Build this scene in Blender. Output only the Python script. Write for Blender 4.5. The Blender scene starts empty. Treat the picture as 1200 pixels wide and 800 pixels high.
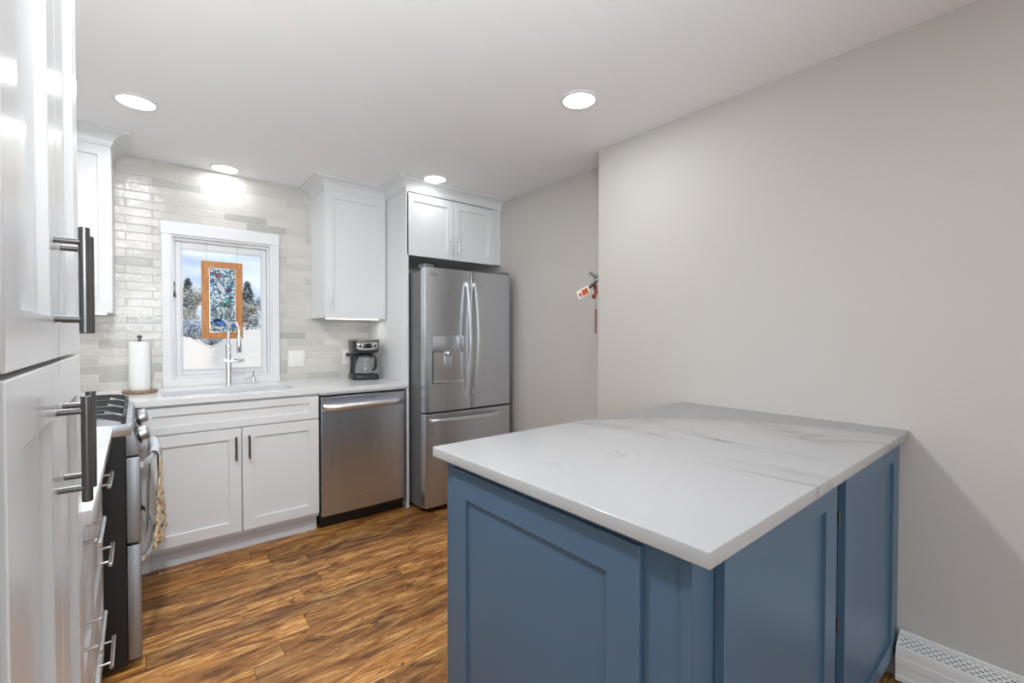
import bpy, bmesh, math, random
from mathutils import Vector, Matrix, noise as mnoise
random.seed(7)
S = bpy.context.scene
C = S.collection
PI = math.pi

# ------------------------------------------------------------------ camera
F, YAW, PITCH, ROLL, H = 534.15, .6886, .0164, .0011, 1.26
cam_d = bpy.data.cameras.new('camera'); cam = bpy.data.objects.new('camera', cam_d); C.objects.link(cam)
cam_d.sensor_width = 36; cam_d.lens = F/1200*36; cam_d.clip_start = .01; cam_d.clip_end = 300
_f = Vector((math.sin(YAW)*math.cos(PITCH), math.cos(YAW)*math.cos(PITCH), -math.sin(PITCH)))
_r = Vector((math.cos(YAW), -math.sin(YAW), 0)); _u = _r.cross(_f)
_x = _r*math.cos(ROLL)+_u*math.sin(ROLL); _y = _u*math.cos(ROLL)-_r*math.sin(ROLL)
M = Matrix((_x, _y, -_f)).transposed().to_4x4(); M.translation = (0, 0, H)
cam.matrix_world = M
S.camera = cam
# ------------------------------------------------------------------ colour management
S.view_settings.view_transform = 'Standard'; S.view_settings.look = 'None'
S.view_settings.exposure = 0.03; S.view_settings.gamma = 1.0
S.view_settings.use_curve_mapping = False
# ------------------------------------------------------------------ world: pale winter sky with thin clouds
W = bpy.data.worlds.new('sky'); S.world = W; W.use_nodes = True
wn = W.node_tree; wn.nodes.clear()
o = wn.nodes.new('ShaderNodeOutputWorld'); bg = wn.nodes.new('ShaderNodeBackground')
tc = wn.nodes.new('ShaderNodeTexCoord'); nz = wn.nodes.new('ShaderNodeTexNoise'); cr = wn.nodes.new('ShaderNodeValToRGB')
mp = wn.nodes.new('ShaderNodeMapping'); mp.inputs['Scale'].default_value = (1, 1, 3)
nz.inputs['Scale'].default_value = 9; nz.inputs['Detail'].default_value = 6
wn.links.new(tc.outputs['Generated'], mp.inputs['Vector']); wn.links.new(mp.outputs[0], nz.inputs['Vector'])
wn.links.new(nz.outputs['Fac'], cr.inputs['Fac'])
cr.color_ramp.elements[0].position = .38; cr.color_ramp.elements[0].color = (.52, .66, .91, 1)
cr.color_ramp.elements[1].position = .62; cr.color_ramp.elements[1].color = (.86, .92, 1, 1)
wn.links.new(cr.outputs[0], bg.inputs['Color']); bg.inputs['Strength'].default_value = 1.12
wn.links.new(bg.outputs[0], o.inputs['Surface'])
# ------------------------------------------------------------------ lights
def light(name, kind, loc, energy, size=None, color=(1, 1, 1), rot=(0, 0, 0), sy=None, shape=None, spread=None, parent=None):
    d = bpy.data.lights.new(name, kind); d.energy = energy; d.color = color
    if kind == 'AREA':
        d.size = size; d.shape = shape or ('RECTANGLE' if sy else 'DISK')
        if sy: d.size_y = sy
        if spread: d.spread = spread
    ob = bpy.data.objects.new(name, d); C.objects.link(ob); ob.location = loc; ob.rotation_euler = rot
    if parent: ob.parent = parent
    return ob
DOWN_W = 3.0
# low winter sun outside, shining past the house onto the snow
sun_d = bpy.data.lights.new('winter_sun', 'SUN'); sun_d.energy = 1.7; sun_d.angle = .01; sun_d.color = (1, .93, .84)
sun = bpy.data.objects.new('winter_sun', sun_d); C.objects.link(sun); sun.rotation_euler = Vector((-.62, .62, -.48)).to_track_quat('-Z', 'Y').to_euler()
# added fill lights behind the camera; the walls there have no openings
light('rear_fill_light', 'AREA', (-.35, -3.85, 1.45), 70, 3.0, (.84, .93, 1), (PI/2+.1, 0, 0), 1.5)
light('side_fill_light', 'AREA', (-2.9, -1.6, 1.45), 24, 2.2, (.86, .94, 1), (PI/2+.45, 0, -PI/2), 1.4)
# unseen fill light added behind the camera, aimed up to brighten the kitchen ceiling
_fd = Vector((.06, .72, .69)); _fq = _fd.to_track_quat('-Z', 'Y').to_euler()
light('ceiling_fill_light', 'AREA', (.10, -.25, 1.62), 19, .6, (.88, .95, 1), tuple(_fq), .6, spread=math.radians(125))
CEIL = 2.363

# ------------------------------------------------------------------ materials
def srgb(r, g, b):
    f = lambda c: (c/255/12.92 if c/255 <= .04045 else ((c/255+.055)/1.055)**2.4)
    return (f(r), f(g), f(b), 1)
def mat(name, col, rough=.5, metal=0, **k):
    m = bpy.data.materials.new(name); m.use_nodes = True
    b = m.node_tree.nodes['Principled BSDF']
    b.inputs['Base Color'].default_value = col; b.inputs['Roughness'].default_value = rough; b.inputs['Metallic'].default_value = metal
    for kk, v in k.items(): b.inputs[kk.replace('_', ' ')].default_value = v
    return m
def N(m, t, **k):
    n = m.node_tree.nodes.new(t)
    for a, v in k.items(): setattr(n, a, v)
    return n
def L(m, a, b): m.node_tree.links.new(a, b)
def B(m): return m.node_tree.nodes['Principled BSDF']
def math_n(m, op, a, b=None, c=None):
    n = N(m, 'ShaderNodeMath', operation=op)
    for i, v in enumerate((a, b, c)):
        if v is None: continue
        if isinstance(v, (int, float)): n.inputs[i].default_value = v
        else: L(m, v, n.inputs[i])
    return n.outputs[0]
def ramp(m, fac, stops):
    r = N(m, 'ShaderNodeValToRGB'); e = r.color_ramp.elements
    while len(e) < len(stops): e.new(.5)
    for i, (p, c) in enumerate(stops): e[i].position = p; e[i].color = c
    L(m, fac, r.inputs[0]); return r.outputs[0]
def noise_n(m, vec, scale, detail=4, rough=.5, dist=0):
    n = N(m, 'ShaderNodeTexNoise'); n.inputs['Scale'].default_value = scale; n.inputs['Detail'].default_value = detail
    n.inputs['Roughness'].default_value = rough; n.inputs['Distortion'].default_value = dist
    if vec is not None: L(m, vec, n.inputs['Vector'])
    return n.outputs['Fac']
def geo(m):
    return N(m, 'ShaderNodeNewGeometry').outputs['Position']
def objc(m):
    return N(m, 'ShaderNodeTexCoord').outputs['Object']
def scaled(m, vec, s):
    n = N(m, 'ShaderNodeMapping'); n.inputs['Scale'].default_value = s; L(m, vec, n.inputs['Vector']); return n.outputs[0]
def bump(m, h, strength, dist=.01):
    n = N(m, 'ShaderNodeBump'); n.inputs['Strength'].default_value = strength; n.inputs['Distance'].default_value = dist
    L(m, h, n.inputs['Height']); L(m, n.outputs[0], B(m).inputs['Normal'])
def mixc(m, fac, a, b):
    n = N(m, 'ShaderNodeMix', data_type='RGBA')
    if isinstance(fac, (int, float)): n.inputs[0].default_value = fac
    else: L(m, fac, n.inputs[0])
    for v, s in ((a, n.inputs[6]), (b, n.inputs[7])):
        if isinstance(v, tuple): s.default_value = v
        else: L(m, v, s)
    return n.outputs[2]
def cells(m, u, v, w, h, gap, half=None):
    """row/column cells: returns (random 0-1 per cell, joint mask, second random, local u)"""
    row = math_n(m, 'FLOOR', math_n(m, 'DIVIDE', v, h))
    if half is not None:
        sh = math_n(m, 'MULTIPLY', math_n(m, 'MODULO', math_n(m, 'ABSOLUTE', row), 2.0), half)
    else:
        wn_ = N(m, 'ShaderNodeTexWhiteNoise', noise_dimensions='1D'); L(m, row, wn_.inputs['W']); sh = wn_.outputs['Value']
    uu = math_n(m, 'ADD', math_n(m, 'DIVIDE', u, w), sh)
    col = math_n(m, 'FLOOR', uu)
    cb = N(m, 'ShaderNodeCombineXYZ'); L(m, col, cb.inputs[0]); L(m, row, cb.inputs[1])
    wn2 = N(m, 'ShaderNodeTexWhiteNoise', noise_dimensions='2D'); L(m, cb.outputs[0], wn2.inputs['Vector'])
    fu = math_n(m, 'FRACT', uu); fv = math_n(m, 'FRACT', math_n(m, 'DIVIDE', v, h))
    du = math_n(m, 'MULTIPLY', math_n(m, 'MINIMUM', fu, math_n(m, 'SUBTRACT', 1.0, fu)), w)
    dv = math_n(m, 'MULTIPLY', math_n(m, 'MINIMUM', fv, math_n(m, 'SUBTRACT', 1.0, fv)), h)
    d = math_n(m, 'MINIMUM', du, dv)
    mask = math_n(m, 'LESS_THAN', d, gap)
    sep = N(m, 'ShaderNodeSeparateColor'); L(m, wn2.outputs['Color'], sep.inputs[0])
    return wn2.outputs['Value'], mask, sep.outputs[1], d

M_white = mat('cabinet_white_paint', srgb(222, 223, 224), .30)
M_tall = mat('cabinet_white_gloss_paint', srgb(224, 225, 226), .22)
M_toe = mat('toe_kick_grey_paint', srgb(206, 210, 215), .4)
M_ceil = mat('ceiling_paint', srgb(240, 240, 241), .9)
bump(M_ceil, noise_n(M_ceil, geo(M_ceil), 60, 3), .05)
M_wall = mat('warm_greige_wall_paint', srgb(193, 188, 183), .75)
bump(M_wall, noise_n(M_wall, geo(M_wall), 90, 3), .06)
M_blue = mat('slate_blue_cabinet_paint', srgb(77, 103, 127), .36)
M_trim = mat('window_trim_white', srgb(226, 227, 229), .35)
M_heater = mat('baseboard_heater_enamel', srgb(225, 225, 223), .4)
M_black = mat('black_enamel', srgb(26, 27, 29), .35)
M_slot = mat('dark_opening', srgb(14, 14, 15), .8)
M_gasket = mat('dark_gasket', srgb(22, 22, 23), .6)
M_plastic = mat('black_plastic', srgb(38, 38, 40), .32)
M_iron = mat('cast_iron', srgb(34, 35, 38), .45)
M_lid = mat('matte_dark_lid', srgb(120, 116, 108), .3, .7)
M_chrome = mat('chrome', (.86, .87, .88, 1), .08, 1)
M_nickel = mat('brushed_nickel', (.17, .17, .17, 1), .28, 1)
M_nick2 = mat('satin_nickel', (.62, .62, .62, 1), .25, 1)
M_handle = mat('appliance_handle_steel', (.80, .80, .81, 1), .34, 1)
M_paper = mat('paper_towel_paper', srgb(240, 240, 240), .9)
bump(M_paper, noise_n(M_paper, geo(M_paper), 220, 2), .3)
M_plate = mat('outlet_plate_plastic', srgb(233, 230, 226), .35)
M_lcd = mat('dark_display', srgb(18, 20, 24), .12)
M_red = mat('red_cord', srgb(122, 34, 28), .6)
M_orange = mat('orange_print', srgb(190, 88, 58), .6)
M_tagw = mat('cream_card', srgb(240, 228, 214), .7)
M_grey = mat('grey_metal', srgb(120, 122, 120), .4, .4)
M_panelw = mat('refrigerator_side_grey', srgb(110, 111, 113), .45, .3)

def steel(name, base, rough, axis):
    m = mat(name, (base*.95, base, base*1.08, 1), rough, 1)
    tg_ = N(m, 'ShaderNodeTangent'); tg_.direction_type = 'RADIAL'; tg_.axis = 'Z'; L(m, tg_.outputs[0], B(m).inputs['Tangent'])
    B(m).inputs['Anisotropic'].default_value = .6 if axis == 'v' else .4; B(m).inputs['Anisotropic Rotation'].default_value = .25
    s = {'v': (140, 140, 1.2), 'h': (1.2, 1.2, 160)}[axis]
    n = noise_n(m, scaled(m, geo(m), s), 3, 3)
    L(m, math_n(m, 'MULTIPLY_ADD', n, .14, rough-.07), B(m).inputs['Roughness'])
    return m
M_rsteel = steel('range_stainless_steel', .34, .42, 'v')
M_knob = mat('knob_steel', (.42, .42, .43, 1), .38, 1)
M_steel = steel('brushed_stainless_steel', .66, .30, 'v')
M_steelh = steel('brushed_stainless_steel_horizontal', .68, .30, 'h')

# lens of the downlights and other lit surfaces
def emit(name, col, st):
    m = bpy.data.materials.new(name); m.use_nodes = True; nt = m.node_tree; nt.nodes.clear()
    e = nt.nodes.new('ShaderNodeEmission'); e.inputs[0].default_value = col; e.inputs[1].default_value = st
    q = nt.nodes.new('ShaderNodeOutputMaterial'); nt.links.new(e.outputs[0], q.inputs[0]); return m
M_lens = emit('lit_downlight_lens', (1, .99, .97, 1), 5)
M_led = emit('under_cabinet_led', (1, .97, .92, 1), 1.3)

def tile_mat():
    m = mat('pearly_glazed_tile', srgb(205, 203, 197), .12)
    sp = N(m, 'ShaderNodeSeparateXYZ'); L(m, geo(m), sp.inputs[0])
    u = math_n(m, 'ADD', math_n(m, 'ADD', sp.outputs[0], sp.outputs[1]), -3.7+10.005)
    v = math_n(m, 'ADD', sp.outputs[2], -.9115+1.03)
    rnd, msk, rnd2, d = cells(m, u, v, .262, .0515, .0011, .5)
    a = srgb
    c = ramp(m, rnd, [(0, a(176, 174, 168)), (.10, a(186, 184, 178)), (.18, a(197, 195, 188)), (.55, a(207, 204, 197)), (1, a(215, 211, 204))])
    n1 = noise_n(m, scaled(m, geo(m), (6, 6, 26)), 2.2, 5, .6, 1.2)
    c = mixc(m, math_n(m, 'MULTIPLY', n1, .35), c, a(190, 188, 183))
    c = mixc(m, msk, c, a(218, 216, 210))
    L(m, c, B(m).inputs['Base Color'])
    L(m, math_n(m, 'MULTIPLY_ADD', msk, .5, .10), B(m).inputs['Roughness'])
    wav = noise_n(m, geo(m), 26, 4, .55)
    tilt = math_n(m, 'MULTIPLY', rnd2, .3)
    edge = math_n(m, 'MINIMUM', math_n(m, 'MULTIPLY', d, 260.), 1.0)
    h = math_n(m, 'ADD', math_n(m, 'MULTIPLY', wav, 1.4), math_n(m, 'ADD', edge, tilt))
    bump(m, h, .45, .005)
    return m
M_tile = tile_mat()

def wood_floor():
    m = mat('hand_scraped_hickory_planks', srgb(150, 100, 55), .34)
    sp = N(m, 'ShaderNodeSeparateXYZ'); L(m, geo(m), sp.inputs[0])
    u = math_n(m, 'ADD', sp.outputs[0], 20.3); v = math_n(m, 'ADD', sp.outputs[1], 20.02)
    rnd, msk, rnd2, d = cells(m, u, v, 1.05, .118, .0009)
    sh = N(m, 'ShaderNodeCombineXYZ'); L(m, math_n(m, 'MULTIPLY', rnd, 37.), sh.inputs[0]); L(m, math_n(m, 'MULTIPLY', rnd2, 23.), sh.inputs[1]); L(m, math_n(m, 'MULTIPLY', rnd, 11.), sh.inputs[2])
    ad = N(m, 'ShaderNodeVectorMath', operation='ADD'); L(m, geo(m), ad.inputs[0]); L(m, sh.outputs[0], ad.inputs[1])
    p = ad.outputs[0]
    broad = noise_n(m, scaled(m, p, (1.7, 10, 1)), 1.7, 8, .64, 1.7)
    fine = noise_n(m, scaled(m, p, (6, 80, 1)), 2.2, 6, .68, .8)
    knots = noise_n(m, scaled(m, p, (5, 13, 1)), 1.3, 3, .5, 1.8)
    a = srgb
    c = ramp(m, broad, [(.22, a(60, 34, 16)), (.38, a(120, 76, 40)), (.50, a(172, 119, 67)), (.60, a(208, 160, 102)), (.76, a(232, 194, 142))])
    c = mixc(m, math_n(m, 'MULTIPLY', ramp(m, fine, [(.42, (1, 1, 1, 1)), (.58, (0, 0, 0, 1))]), .55), c, a(66, 38, 18))
    kf = ramp(m, knots, [(.64, (0, 0, 0, 1)), (.72, (1, 1, 1, 1))])
    c = mixc(m, math_n(m, 'MULTIPLY', kf, .75), c, a(44, 25, 12))
    hs = N(m, 'ShaderNodeHueSaturation'); hs.inputs['Saturation'].default_value = 1.04
    L(m, math_n(m, 'MULTIPLY_ADD', rnd2,  .60, .74), hs.inputs['Value']); L(m, c, hs.inputs['Color'])
    c = mixc(m, math_n(m, 'MULTIPLY', msk, .8), hs.outputs[0], a(40, 24, 12))
    L(m, c, B(m).inputs['Base Color'])
    L(m, math_n(m, 'MULTIPLY_ADD', fine, .25, .26), B(m).inputs['Roughness'])
    h = math_n(m, 'ADD', math_n(m, 'MULTIPLY', fine, .3), math_n(m, 'MINIMUM', math_n(m, 'MULTIPLY', d, 400.), 1.0))
    bump(m, h, .25, .002); return m
M_floor = wood_floor()

def quartz(name, veins=True):
    m = mat(name, srgb(232, 232, 233), .13)
    p = geo(m); a = srgb
    base = srgb(175, 175, 176)
    if not veins: base = srgb(230, 230, 231)
    if veins:
        pr = N(m, 'ShaderNodeMapping'); pr.inputs['Rotation'].default_value = (0, 0, math.radians(58)); pr.inputs['Scale'].default_value = (1, .42, 1); pr.inputs['Location'].default_value = (3.35, 1.2, 0)
        L(m, p, pr.inputs['Vector']); q = pr.outputs[0]
        n1 = noise_n(m, q, 1.7, 5, .5, .6)
        v1 = math_n(m, 'ABSOLUTE', math_n(m, 'SUBTRACT', n1, .5))
        thin = ramp(m, v1, [(0, (1, 1, 1, 1)), (.007, (.35, .35, .35, 1)), (.02, (0, 0, 0, 1))])
        wide = ramp(m, v1, [(0, (1, 1, 1, 1)), (.055, (0, 0, 0, 1))])
        gate = ramp(m, noise_n(m, q, 2.4, 2), [(.46, (0, 0, 0, 1)), (.60, (1, 1, 1, 1))])
        c = mixc(m, math_n(m, 'MULTIPLY', math_n(m, 'MULTIPLY', wide, gate), .42), base, a(146, 146, 148))
        c = mixc(m, math_n(m, 'MULTIPLY', math_n(m, 'MULTIPLY', thin, gate), .65), c, a(122, 119, 117))
        n2 = noise_n(m, scaled(m, p, (1, 1, 1)), 3.6, 8, .6, .6)
        v2 = math_n(m, 'ABSOLUTE', math_n(m, 'SUBTRACT', n2, .47))
        t2 = ramp(m, v2, [(0, (1, 1, 1, 1)), (.006, (0, 0, 0, 1))])
        g2 = ramp(m, noise_n(m, p, 3.1, 2), [(.52, (0, 0, 0, 1)), (.62, (1, 1, 1, 1))])
        c = mixc(m, math_n(m, 'MULTIPLY', math_n(m, 'MULTIPLY', t2, g2), .35), c, a(134, 132, 131))
    else:
        c = mixc(m, noise_n(m, p, 5, 5), base, a(218, 218, 219))
    sp = noise_n(m, p, 420, 2)
    c = mixc(m, math_n(m, 'MULTIPLY', ramp(m, sp, [(.62, (0, 0, 0, 1)), (.70, (1, 1, 1, 1))]), .12), c, a(150, 148, 145))
    L(m, c, B(m).inputs['Base Color']); return m
M_quartz = quartz('veined_white_quartz')
M_quartz2 = quartz('white_quartz', False)

def oak():
    m = mat('honey_oak', srgb(186, 122, 60), .45)
    n = noise_n(m, scaled(m, geo(m), (30, 30, 3)), 3, 5, .6, .6)
    L(m, ramp(m, n, [(.3, srgb(164, 100, 46)), (.7, srgb(206, 146, 82))]), B(m).inputs['Base Color']); return m
M_oak = oak()
def walnut():
    m = mat('acacia_wood', srgb(120, 92, 68), .4)
    n = noise_n(m, scaled(m, geo(m), (6, 40, 20)), 3, 5, .6, .6)
    L(m, ramp(m, n, [(.3, srgb(96, 72, 52)), (.7, srgb(170, 140, 110))]), B(m).inputs['Base Color']); return m
M_acacia = walnut()

def towel_mat():
    m = mat('printed_cotton', srgb(226, 212, 184), .9); p = objc(m)
    v = N(m, 'ShaderNodeTexVoronoi'); v.inputs['Scale'].default_value = 55; L(m, p, v.inputs['Vector'])
    sep = N(m, 'ShaderNodeSeparateColor'); L(m, v.outputs['Color'], sep.inputs[0])
    r = N(m, 'ShaderNodeValToRGB'); r.color_ramp.interpolation = 'CONSTANT'
    e = r.color_ramp.elements; cols = [(0, (232, 220, 196)), (.42, (214, 190, 140)), (.55, (236, 228, 208)), (.66, (120, 72, 52)), (.73, (196, 132, 80)), (.82, (70, 84, 72)), (.89, (228, 214, 186))]
    while len(e) < len(cols): e.new(.5)
    for i, (q, c) in enumerate(cols): e[i].position = q; e[i].color = srgb(*c)
    L(m, sep.outputs[0], r.inputs[0])
    w = noise_n(m, p, 60, 3)
    L(m, mixc(m, math_n(m, 'MULTIPLY', w, .4), r.outputs[0], srgb(236, 226, 204)), B(m).inputs['Base Color']); return m
M_towel = towel_mat()
M_towelshade = mat('shaded_grey_cotton', srgb(196, 200, 204), .9)  # grey paints the shade on the back sheet; the bar fold shares it

def art_glass():
    """small pebbled glass pieces between dark leading"""
    m = bpy.data.materials.new('pebbled_stained_glass'); m.use_nodes = True; nt = m.node_tree
    b = B(m); p = scaled(m, geo(m), (1, .001, 1.25))
    v = N(m, 'ShaderNodeTexVoronoi'); v.inputs['Scale'].default_value = 47; L(m, p, v.inputs['Vector'])
    ve = N(m, 'ShaderNodeTexVoronoi', feature='DISTANCE_TO_EDGE'); ve.inputs['Scale'].default_value = 47; L(m, p, ve.inputs['Vector'])
    sep = N(m, 'ShaderNodeSeparateColor'); L(m, v.outputs['Color'], sep.inputs[0])
    r = N(m, 'ShaderNodeValToRGB'); r.color_ramp.interpolation = 'CONSTANT'; e = r.color_ramp.elements
    cols = [(0, (196, 226, 240)), (.25, (230, 240, 246)), (.45, (120, 176, 208)), (.60, (206, 232, 240)), (.76, (60, 128, 180)), (.84, (240, 246, 250)), (.95, (96, 190, 190))]
    while len(e) < len(cols): e.new(.5)
    for i, (q, c) in enumerate(cols): e[i].position = q; e[i].color = srgb(*c)
    L(m, sep.outputs[0], r.inputs[0])
    lead = math_n(m, 'LESS_THAN', ve.outputs['Distance'], .075)
    c = mixc(m, lead, r.outputs[0], srgb(18, 22, 30))
    return glassy(m, c, lead)
def glassy(m, colsock, opaque=None):
    nt = m.node_tree
    tr = N(m, 'ShaderNodeBsdfTranslucent'); tp = N(m, 'ShaderNodeBsdfTransparent'); df = N(m, 'ShaderNodeBsdfDiffuse'); gl = N(m, 'ShaderNodeBsdfGlossy'); gl.inputs['Roughness'].default_value = .2
    ma = N(m, 'ShaderNodeMixShader'); ma.inputs[0].default_value = .62; mx = N(m, 'ShaderNodeMixShader'); mx.inputs[0].default_value = .22
    for s in (tr, tp, df):
        if isinstance(colsock, tuple): s.inputs['Color'].default_value = colsock
        else: L(m, colsock, s.inputs['Color'])
    L(m, tr.outputs[0], ma.inputs[1]); L(m, df.outputs[0], ma.inputs[2])
    L(m, ma.outputs[0], mx.inputs[1]); L(m, tp.outputs[0], mx.inputs[2])
    m2 = N(m, 'ShaderNodeMixShader'); m2.inputs[0].default_value = .06; L(m, mx.outputs[0], m2.inputs[1]); L(m, gl.outputs[0], m2.inputs[2])
    L(m, m2.outputs[0], nt.nodes['Material Output'].inputs[0]); return m
M_art = art_glass()
def piece(name, c): m = bpy.data.materials.new(name); m.use_nodes = True; return glassy(m, srgb(*c))
M_gwhite = piece('opal_white_glass', (246, 248, 250)); M_gblue = piece('cobalt_glass', (58, 128, 226)); M_ggreen = piece('green_glass', (60, 170, 120))
M_gpurp = piece('purple_glass', (110, 70, 130)); M_gpink = piece('coral_glass', (220, 110, 100)); M_gpale = piece('pale_green_glass', (214, 232, 226))
M_lead = mat('lead_came', srgb(26, 28, 34), .5, .5)

def pane():
    m = bpy.data.materials.new('window_glass'); m.use_nodes = True
    tp = N(m, 'ShaderNodeBsdfTransparent'); tp.inputs[0].default_value = (.97, .985, .98, 1)
    gl = N(m, 'ShaderNodeBsdfGlossy'); gl.inputs['Roughness'].default_value = 0.02
    fr = N(m, 'ShaderNodeFresnel'); fr.inputs[0].default_value = 1.12
    mx = N(m, 'ShaderNodeMixShader'); L(m, fr.outputs[0], mx.inputs[0]); L(m, tp.outputs[0], mx.inputs[1]); L(m, gl.outputs[0], mx.inputs[2])
    L(m, mx.outputs[0], m.node_tree.nodes['Material Output'].inputs[0]); return m
M_pane = pane()
M_carafe = mat('carafe_glass', (.95, .97, .97, 1), .03, 0, Transmission_Weight=.86, IOR=1.45)
M_snow = mat('snow', srgb(238, 226, 214), .8)
bump(M_snow, noise_n(M_snow, geo(M_snow), 3, 6), .5, .1)
M_conifer = mat('snowy_conifer', srgb(96, 112, 104), .9)
L(M_conifer, ramp(M_conifer, noise_n(M_conifer, geo(M_conifer), 7, 4), [(.36, srgb(84, 100, 96)), (.50, srgb(150, 162, 158)), (.62, srgb(230, 234, 238))]), B(M_conifer).inputs['Base Color'])
M_bark = mat('frosty_bark', srgb(150, 140, 130), .9)
M_twig = mat('frosty_twigs', srgb(186, 182, 168), .9)
L(M_twig, ramp(M_twig, noise_n(M_twig, geo(M_twig), 9, 3), [(.40, srgb(140, 132, 112)), (.6, srgb(220, 220, 216))]), B(M_twig).inputs['Base Color'])
M_brush = mat('frosty_brush', srgb(160, 172, 190), .9)
L(M_brush, ramp(M_brush, noise_n(M_brush, geo(M_brush), 14, 3), [(.42, srgb(112, 128, 152)), (.58, srgb(214, 222, 232))]), B(M_brush).inputs['Base Color'])

# ------------------------------------------------------------------ mesh helper
class MB:
    def __init__(s, smooth=35): s.bm = bmesh.new(); s.smooth = smooth
    def box(s, x0, x1, y0, y1, z0, z1, bev=0, seg=2, mi=0):
        t = bmesh.new(); bmesh.ops.create_cube(t, size=1)
        bmesh.ops.scale(t, vec=(abs(x1-x0), abs(y1-y0), abs(z1-z0)), verts=t.verts)
        bmesh.ops.translate(t, vec=((x0+x1)/2, (y0+y1)/2, (z0+z1)/2), verts=t.verts)
        if bev: bmesh.ops.bevel(t, geom=t.edges[:], offset=bev, segments=seg, profile=.5, affect='EDGES')
        return s.merge(t, mi, sm=not bev)
    def merge(s, t, mi=0, mtx=None, sm=True):
        if mtx is not None: bmesh.ops.transform(t, matrix=mtx, verts=t.verts)
        mp_ = {v: s.bm.verts.new(v.co) for v in t.verts}
        for f in t.faces:
            try: nf = s.bm.faces.new([mp_[v] for v in f.verts]); nf.material_index = mi; nf.smooth = sm
            except ValueError: pass
        t.free(); return s
    def quad(s, *pts, mi=0):
        f = s.bm.faces.new([s.bm.verts.new(p) for p in pts]); f.material_index = mi; f.smooth = True; return s
    def tube(s, pts, r, seg=16, caps=True, mi=0):
        pts = [Vector(p) for p in pts]; n = len(pts); rings = []
        rr = r if isinstance(r, (list, tuple)) else [r]*n
        up = None
        for i, p in enumerate(pts):
            d = (pts[min(i+1, n-1)]-pts[max(i-1, 0)]).normalized()
            if up is None:
                up = Vector((0, 0, 1)) if abs(d.z) < .9 else Vector((1, 0, 0))
            a = d.cross(up).normalized(); up = a.cross(d).normalized()
            rings.append([s.bm.verts.new(p+(a*math.cos(2*PI*k/seg)+up*math.sin(2*PI*k/seg))*rr[i]) for k in range(seg)])
        for i in range(n-1):
            for k in range(seg):
                f = s.bm.faces.new((rings[i][k], rings[i][(k+1) % seg], rings[i+1][(k+1) % seg], rings[i+1][k])); f.smooth = True; f.material_index = mi
        if caps:
            for q in (rings[0], rings[-1][::-1]):
                f = s.bm.faces.new(q[::-1]); f.material_index = mi; f.smooth = True
        return s
    def lathe(s, prof, c=(0, 0, 0), seg=40, axis='Z', mi=0, caps=True):
        rings = []
        for r, z in prof:
            ring = []
            for k in range(seg):
                a = 2*PI*k/seg; q = (r*math.cos(a), r*math.sin(a), z)
                if axis == 'X': q = (z, q[0], q[1])
                if axis == 'Y': q = (q[0], z, q[1])
                ring.append(s.bm.verts.new((c[0]+q[0], c[1]+q[1], c[2]+q[2])))
            rings.append(ring)
        for i in range(len(rings)-1):
            for k in range(seg):
                f = s.bm.faces.new((rings[i][k], rings[i][(k+1) % seg], rings[i+1][(k+1) % seg], rings[i+1][k])); f.smooth = True; f.material_index = mi
        if caps:
            for q in (rings[0], rings[-1]):
                f = s.bm.faces.new(q); f.material_index = mi; f.smooth = True
        return s
    def prism(s, poly, axis, a, b, mi=0, bev=0):
        """poly: 2D outline; extruded along axis from a to b. For Y axis poly=(x,z); X axis (y,z); Z axis (x,y)"""
        def P(q, t): return {'X': (t, q[0], q[1]), 'Y': (q[0], t, q[1]), 'Z': (q[0], q[1], t)}[axis]
        t = bmesh.new(); A = [t.verts.new(P(q, a)) for q in poly]; Bv = [t.verts.new(P(q, b)) for q in poly]
        t.faces.new(A); t.faces.new(Bv[::-1]); n = len(poly)
        for i in range(n): t.faces.new((A[i], Bv[i], Bv[(i+1) % n], A[(i+1) % n]))
        if bev: bmesh.ops.bevel(t, geom=t.edges[:], offset=bev, segments=2, profile=.5, affect='EDGES')
        return s.merge(t, mi, sm=not bev)
    def sweep(s, path, prof, mi=0):
        """prof (out, z) carried along an XY path, offset to the right-hand side of travel with mitred corners"""
        n = len(path); P = [Vector(p) for p in path]; rings = []
        for i in range(n):
            d0 = (P[i]-P[i-1]).normalized() if i else (P[1]-P[0]).normalized()
            d1 = (P[i+1]-P[i]).normalized() if i < n-1 else d0
            n0 = Vector((d0.y, -d0.x)); n1 = Vector((d1.y, -d1.x))
            m = (n0+n1); m = m/(m.dot(n0)) if m.length > 1e-6 else n0
            rings.append([s.bm.verts.new((P[i].x+m.x*o_, P[i].y+m.y*o_, z)) for o_, z in prof])
        k = len(prof)
        for i in range(n-1):
            for j in range(k):
                f = s.bm.faces.new((rings[i][j], rings[i+1][j], rings[i+1][(j+1) % k], rings[i][(j+1) % k])); f.material_index = mi; f.smooth = True
        s.bm.faces.new(rings[0]); s.bm.faces.new(rings[-1][::-1]); return s
    def build(s, name, mats, parent=None, bevel=0, local=False):
        bmesh.ops.recalc_face_normals(s.bm, faces=s.bm.faces)
        me = bpy.data.meshes.new(name); s.bm.to_mesh(me); s.bm.free()
        for m in (mats if isinstance(mats, (list, tuple)) else [mats]): me.materials.append(m)
        me.set_sharp_from_angle(angle=math.radians(s.smooth))
        ob = bpy.data.objects.new(name, me); C.objects.link(ob)
        if parent is not None:
            ob.parent = parent
            if not local:
                off = Vector(parent.location); q = parent.parent
                while q is not None: off += Vector(q.location); q = q.parent
                me.transform(Matrix.Translation(-off))
        if bevel:
            bv = ob.modifiers.new('bevel', 'BEVEL'); bv.width = bevel; bv.segments = 2; bv.limit_method = 'ANGLE'; bv.angle_limit = math.radians(40)
        return ob

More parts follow.
